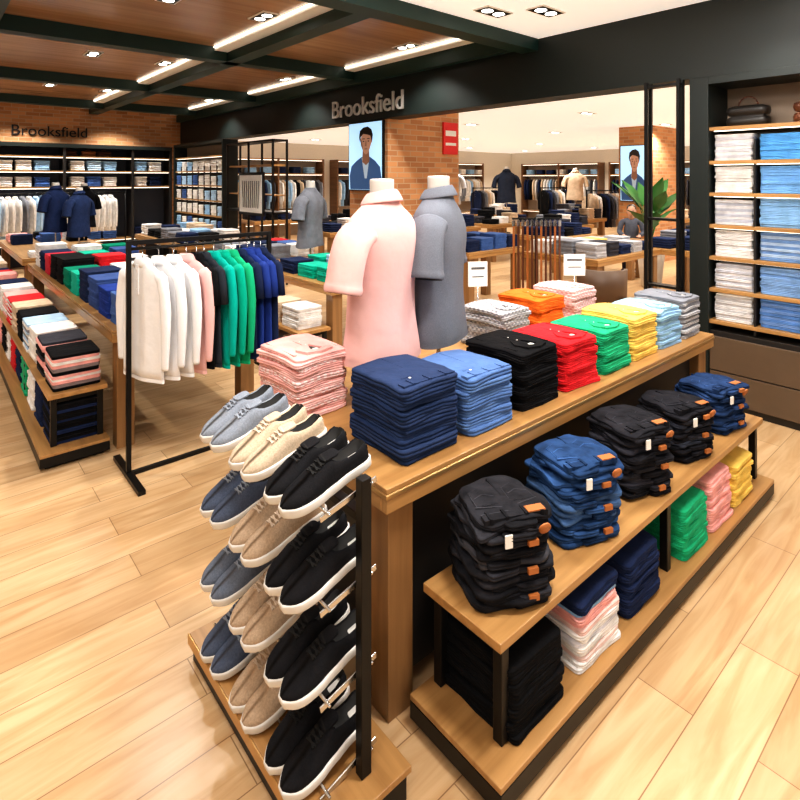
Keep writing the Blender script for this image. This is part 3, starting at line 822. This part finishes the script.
for k in range(18):
    a=q.uniform(0,6.28); L=q.uniform(.6,1.25); sp=q.uniform(.15,.6)
    pts=[Vector((px,py,.6))+Vector((math.cos(a)*sp*t*t,math.sin(a)*sp*t*t,L*t)) for t in (0,.3,.6)]
    b.rod(pts[0],pts[1],.008,LEAF,6); b.rod(pts[1],pts[2],.007,LEAF,6)
    dr=Vector((math.cos(a)*sp,math.sin(a)*sp,L*.6)).normalized(); sd=Vector((-math.sin(a),math.cos(a),0)); ls=L*.5
    prof=[(0,.005),(.15,.07),(.4,.12),(.7,.09),(1,.004)]
    L1=[];L2=[];C=[]
    for t,w in prof:
        c=pts[2]+dr*ls*t+Vector((math.cos(a),math.sin(a),-.6))*(.12*t*t)
        L1.append(c+sd*w); L2.append(c-sd*w); C.append(c-dr.cross(sd)*.02)
    n=len(prof); b.add(L1+C+L2,[(i,i+1,n+i+1,n+i) for i in range(n-1)]+[(n+i,n+i+1,2*n+i+1,2*n+i) for i in range(n-1)],LEAF,True)
b.obj('potted_plant')
b=MB(); CH=plain('chair_leather',(.10,.055,.03),.5)
b.slab(0,0,.42,.46,.46,.07,CH,0,4,.05,True)
for x in (-.19,.19):
    for y in (-.19,.19): b.rod((x,y,.43),(x*1.15,y*1.15,0),.016,WALN,8,.011)
rg=[]
for k in range(9):
    a=math.pi*(k/8); x=.23*math.cos(a); y=.02+.22*math.sin(a)
    o=Vector((math.cos(a),math.sin(a),0))*.03
    rg.append([(x,y,.46),(x+o.x,y+o.y,.46),(x+o.x*1.3,y+o.y*1.3,.80),(x,y,.80)])
b.loft(rg,CH); b.obj('armchair',(5.75,3.2,0),2.2)

# ------------------------------------------------------------------ seated shop worker
def person(x,y,rot):
    root=bpy.data.objects.new('seated_person',None); col.objects.link(root); root.location=(x,y,0); root.rotation_euler=(0,0,rot)
    def skin(name,pts,edges,rad,mat):
        me=bpy.data.meshes.new(name); me.from_pydata(pts,edges,[]); o=bpy.data.objects.new(name,me); col.objects.link(o); o.parent=root
        md=o.modifiers.new('k','SKIN'); sv=me.skin_vertices[0].data
        for i,r in enumerate(rad): sv[i].radius=(r if isinstance(r,tuple) else (r,r)); sv[i].use_root=(i==0)
        s=o.modifiers.new('s','SUBSURF'); s.levels=2; s.render_levels=2; me.materials.append(mat)
        for p in me.polygons: p.use_smooth=True
        return o
    sh=cloth((.10,.11,.14)); tr=cloth((.03,.03,.05)); sk=plain('human_skin',(.62,.36,.25),.5); hr=plain('hair_black',(.015,.012,.01),.5)
    skin('torso',[(0,0,.52),(0,-.01,.68),(0,-.03,.86),(0,-.04,.98),(0,-.05,1.03),(.17,-.04,.96),(.22,-.10,.76),(.14,-.30,.72),(-.17,-.04,.96),(-.22,-.10,.76),(-.14,-.30,.72)],
         [(0,1),(1,2),(2,3),(3,4),(3,5),(5,6),(6,7),(3,8),(8,9),(9,10)],[.15,.14,.15,.10,.06,.065,.05,.04,.065,.05,.04],sh)
    skin('legs',[(0,0,.52),(.1,-.05,.52),(.12,-.42,.50),(.12,-.42,.10),(.12,-.50,.04),(-.1,-.05,.52),(-.12,-.42,.50),(-.12,-.42,.10),(-.12,-.50,.04)],
         [(0,1),(1,2),(2,3),(3,4),(0,5),(5,6),(6,7),(7,8)],[.13,.095,.065,.045,.035,.095,.065,.045,.035],tr)
    for s in (-1,1):
        base=(s*.14,-.30,.72)
        skin('hand',[base,(s*.13,-.36,.72),(s*.13,-.40,.72)],[(0,1),(1,2)],[.025,.032,.02],sk)
        for k in range(4):
            fx=s*.13+(k-1.5)*.017; l=(.06,.075,.07,.055)[k]
            skin('finger',[(fx,-.40,.72),(fx,-.40-l*.55,.722),(fx,-.40-l,.708)],[(0,1),(1,2)],[.009,.008,.007],sk)
        skin('thumb',[(s*.105,-.36,.72),(s*.085,-.385,.718),(s*.085,-.41,.712)],[(0,1),(1,2)],[.011,.009,.008],sk)
    b=MB()
    rr=[(1.00,.05,.05,-.05),(1.06,.05,.055,-.06),(1.10,.062,.078,-.075),(1.15,.074,.092,-.075),(1.20,.077,.097,-.07),(1.25,.066,.085,-.06),(1.28,.035,.045,-.055)]
    b.loft([[(rx*math.cos(2*math.pi*i/20),yo+ry*math.sin(2*math.pi*i/20),z) for i in range(20)] for z,rx,ry,yo in rr],sk)
    b.loft([[(-.012,-.165,1.135),(.012,-.165,1.135),(.012,-.15,1.13),(-.012,-.15,1.13)],[(-.012,-.19,1.145),(.012,-.19,1.145),(.008,-.16,1.15),(-.008,-.16,1.15)],[(-.004,-.165,1.185),(.004,-.165,1.185),(.004,-.15,1.185),(-.004,-.15,1.185)]],sk)
    b.bar((-.022,-.163,1.105),(.022,-.163,1.105),.006,.006,LEATHER)
    for s in (-1,1):
        b.rod((s*.03,-.16,1.175),(s*.03,-.166,1.175),.009,hr,10); b.rod((s*.072,-.07,1.16),(s*.085,-.065,1.16),.02,sk,10)
    b.loft([[(rx*1.12*math.cos(2*math.pi*i/20),yo+.02+ry*1.1*math.sin(2*math.pi*i/20),z) for i in range(20)] for z,rx,ry,yo in [(1.12,.06,.05,-.02),(1.17,.074,.075,-.04),(1.215,.077,.095,-.06),(1.255,.068,.085,-.06),(1.29,.04,.05,-.055),(1.295,.01,.01,-.055)]],hr)
    b.obj('head',parent=root)
    b=MB(); b.slab(0,.02,.34,.36,.36,.05,CH,0,4,.06); b.rod((0,.02,.34),(0,.02,.03),.025,STEEL,10)
    b.rod((0,.02,0),(0,.02,.03),.19,STEEL,20); b.obj('stool',parent=root)
person(10.35,5.15,-1.1)
display_table(9.40,9.93,4.65,5.6,.69)

def far_unit(x0,x1,y,nm='wall_display_unit'):
    b=MB()
    b.box(x0,x1,y-.02,y,0,2.4,SHELFBACK)
    for x in (x0,(x0+x1)/2,x1-.05): b.box(x,x+.05,y-.45,y-.0202,0,2.4,WALN)
    for z in (.4,1.9,2.35): b.box(x0+.0502,x1-.0502,y-.42,y-.0202,z,z+.04,OAKX); b.box(x0+.06,x1-.06,y-.40,y-.37,z-.012,z-.001,STRIP)
    q=random.Random(int(x0*10))
    n=int((x1-x0)/.14)
    for i in range(n):
        x=x0+.1+i*.14
        if abs(x-(x0+x1)/2)<.12: continue
        garment_into(b,x,y-.24,1.72,cloth(q.choice([BLK,CHA,GRY,SKY,BEI,WHT,NVY,WHT])),True,.85,.85,i,.07,.3)
    for i in range(int((x1-x0)/.5)): stack_into(b,x0+.35+i*.5,y-.24,1.94,.28,.3,4,.05,(q.choice([WHT,SKY,NVY]),),0,i,1,.003,.02,False,0,False)
    return b.obj(nm)
far_unit(6.5,9.8,15.48); far_unit(10.3,13.6,15.48); far_unit(14.1,17.6,15.48)
for (ya,yb) in ((0,3.4),(3.8,7.0),(7.4,10.6),(11,14.6)):
    o=far_unit(0,yb-ya,0); o.location=(19.98,yb,0); o.rotation_euler=(0,0,-math.pi/2)
for k,(x,y) in enumerate([(15.5,10.8),(13.5,12.0),(16.5,6.2),(9.5,12.5),(12.9,7.6)]):
    b=MB()
    for xx in (0,1.2):
        b.box(xx,xx+.03,0,.03,0,1.5,BLACK); b.box(xx,xx+.03,-.25,.28,0,.03,BLACK)
    b.box(.0302,1.1998,0,.03,1.46,1.49,BLACK)
    for i in range(9): garment_into(b,.12+i*.12,.015,1.38,cloth([BLK,NVY,CHA,GRY,BEI,WHT][(i+k)%6]),True,.85,.9,i,.07,.3)
    b.obj('garment_rack',(x,y,0),-.4)

# ------------------------------------------------------------------ lights
def spot(x,y,z,power,ang=95,c=(1,.93,.82),size=.06,rot=0):
    b=MB()
    b.box(-.16,.16,-.085,.085,-.012,-.0005,WHITE); b.box(-.148,.148,-.073,.073,-.0135,-.0121,BLACK)
    for sx in (-.072,.072):
        b.add([(sx+.048*math.cos(2*math.pi*i/16),.048*math.sin(2*math.pi*i/16),-.0145) for i in range(16)],[tuple(range(15,-1,-1))],LIGHTE)
    o=b.obj('ceiling_downlight',(x,y,z),rot)
    l=bpy.data.lights.new('bulb','SPOT'); l.energy=power; l.spot_size=math.radians(ang); l.spot_blend=.6; l.color=c; l.shadow_soft_size=size
    lo=bpy.data.objects.new('bulb',l); col.objects.link(lo); lo.parent=o; lo.location=(0,0,-.04)
for (x,y,p) in ((1.6,.6,56),(3.2,1.2,42),(.2,2.0,34),(2.2,2.4,34),(-1.0,.2,20)):
    b=MB(); b.box(-.32,.32,-.32,.32,-.015,-.0005,WHITE); o=b.obj('fill_light_panel',(x,y,3.2))  # unseen soft panels added overhead to light the front tables
    l=bpy.data.lights.new('panel','AREA'); l.size=.4; l.energy=p; l.color=(1,.96,.92)
    lo=bpy.data.objects.new('panel',l); col.objects.link(lo); lo.parent=o; lo.location=(0,0,-.02)
for (x,y) in ((3.63,3.0),(3.95,2.70),(4.3,1.2),(3.9,.3)):
    spot(x,y,3.2,42,100,(1,.96,.89))
for y in (4.8,7.6,10.6):
    for x in (-.6,1.6,2.45,4.25):
        spot(x,y,3.33,135,120,(1,.96,.89),rot=1.57)
for x in (0,1.5,3.2): spot(x,12.75,3.33,220,120,(1,.96,.89))
for y in (1.0,3.2,5.0,7.6,10.5,13.5):
    for x in (6.0,8.5,11.5,15,18.3):
        if x==6.0 and y==5.0: continue
        spot(x,y,2.9,190,135,(1,.96,.90),.1)
w=bpy.data.worlds.new('World'); sc.world=w; w.use_nodes=True
w.node_tree.nodes['Background'].inputs[0].default_value=(1,.985,.97,1); w.node_tree.nodes['Background'].inputs[1].default_value=.68

cd=bpy.data.cameras.new('Camera'); cam=bpy.data.objects.new('Camera',cd); col.objects.link(cam)
cam.location=(0,0,1.8); cam.rotation_euler=(math.pi/2,0,-math.atan2(.6545,.756))
cd.sensor_width=36; cd.lens=24.93; cd.shift_y=-.2775; cd.clip_start=.05; cd.clip_end=100
sc.camera=cam
try: sc.view_settings.view_transform='Standard'
except Exception: pass
try: sc.view_settings.look='Medium High Contrast'
except Exception as e: print('look', e)
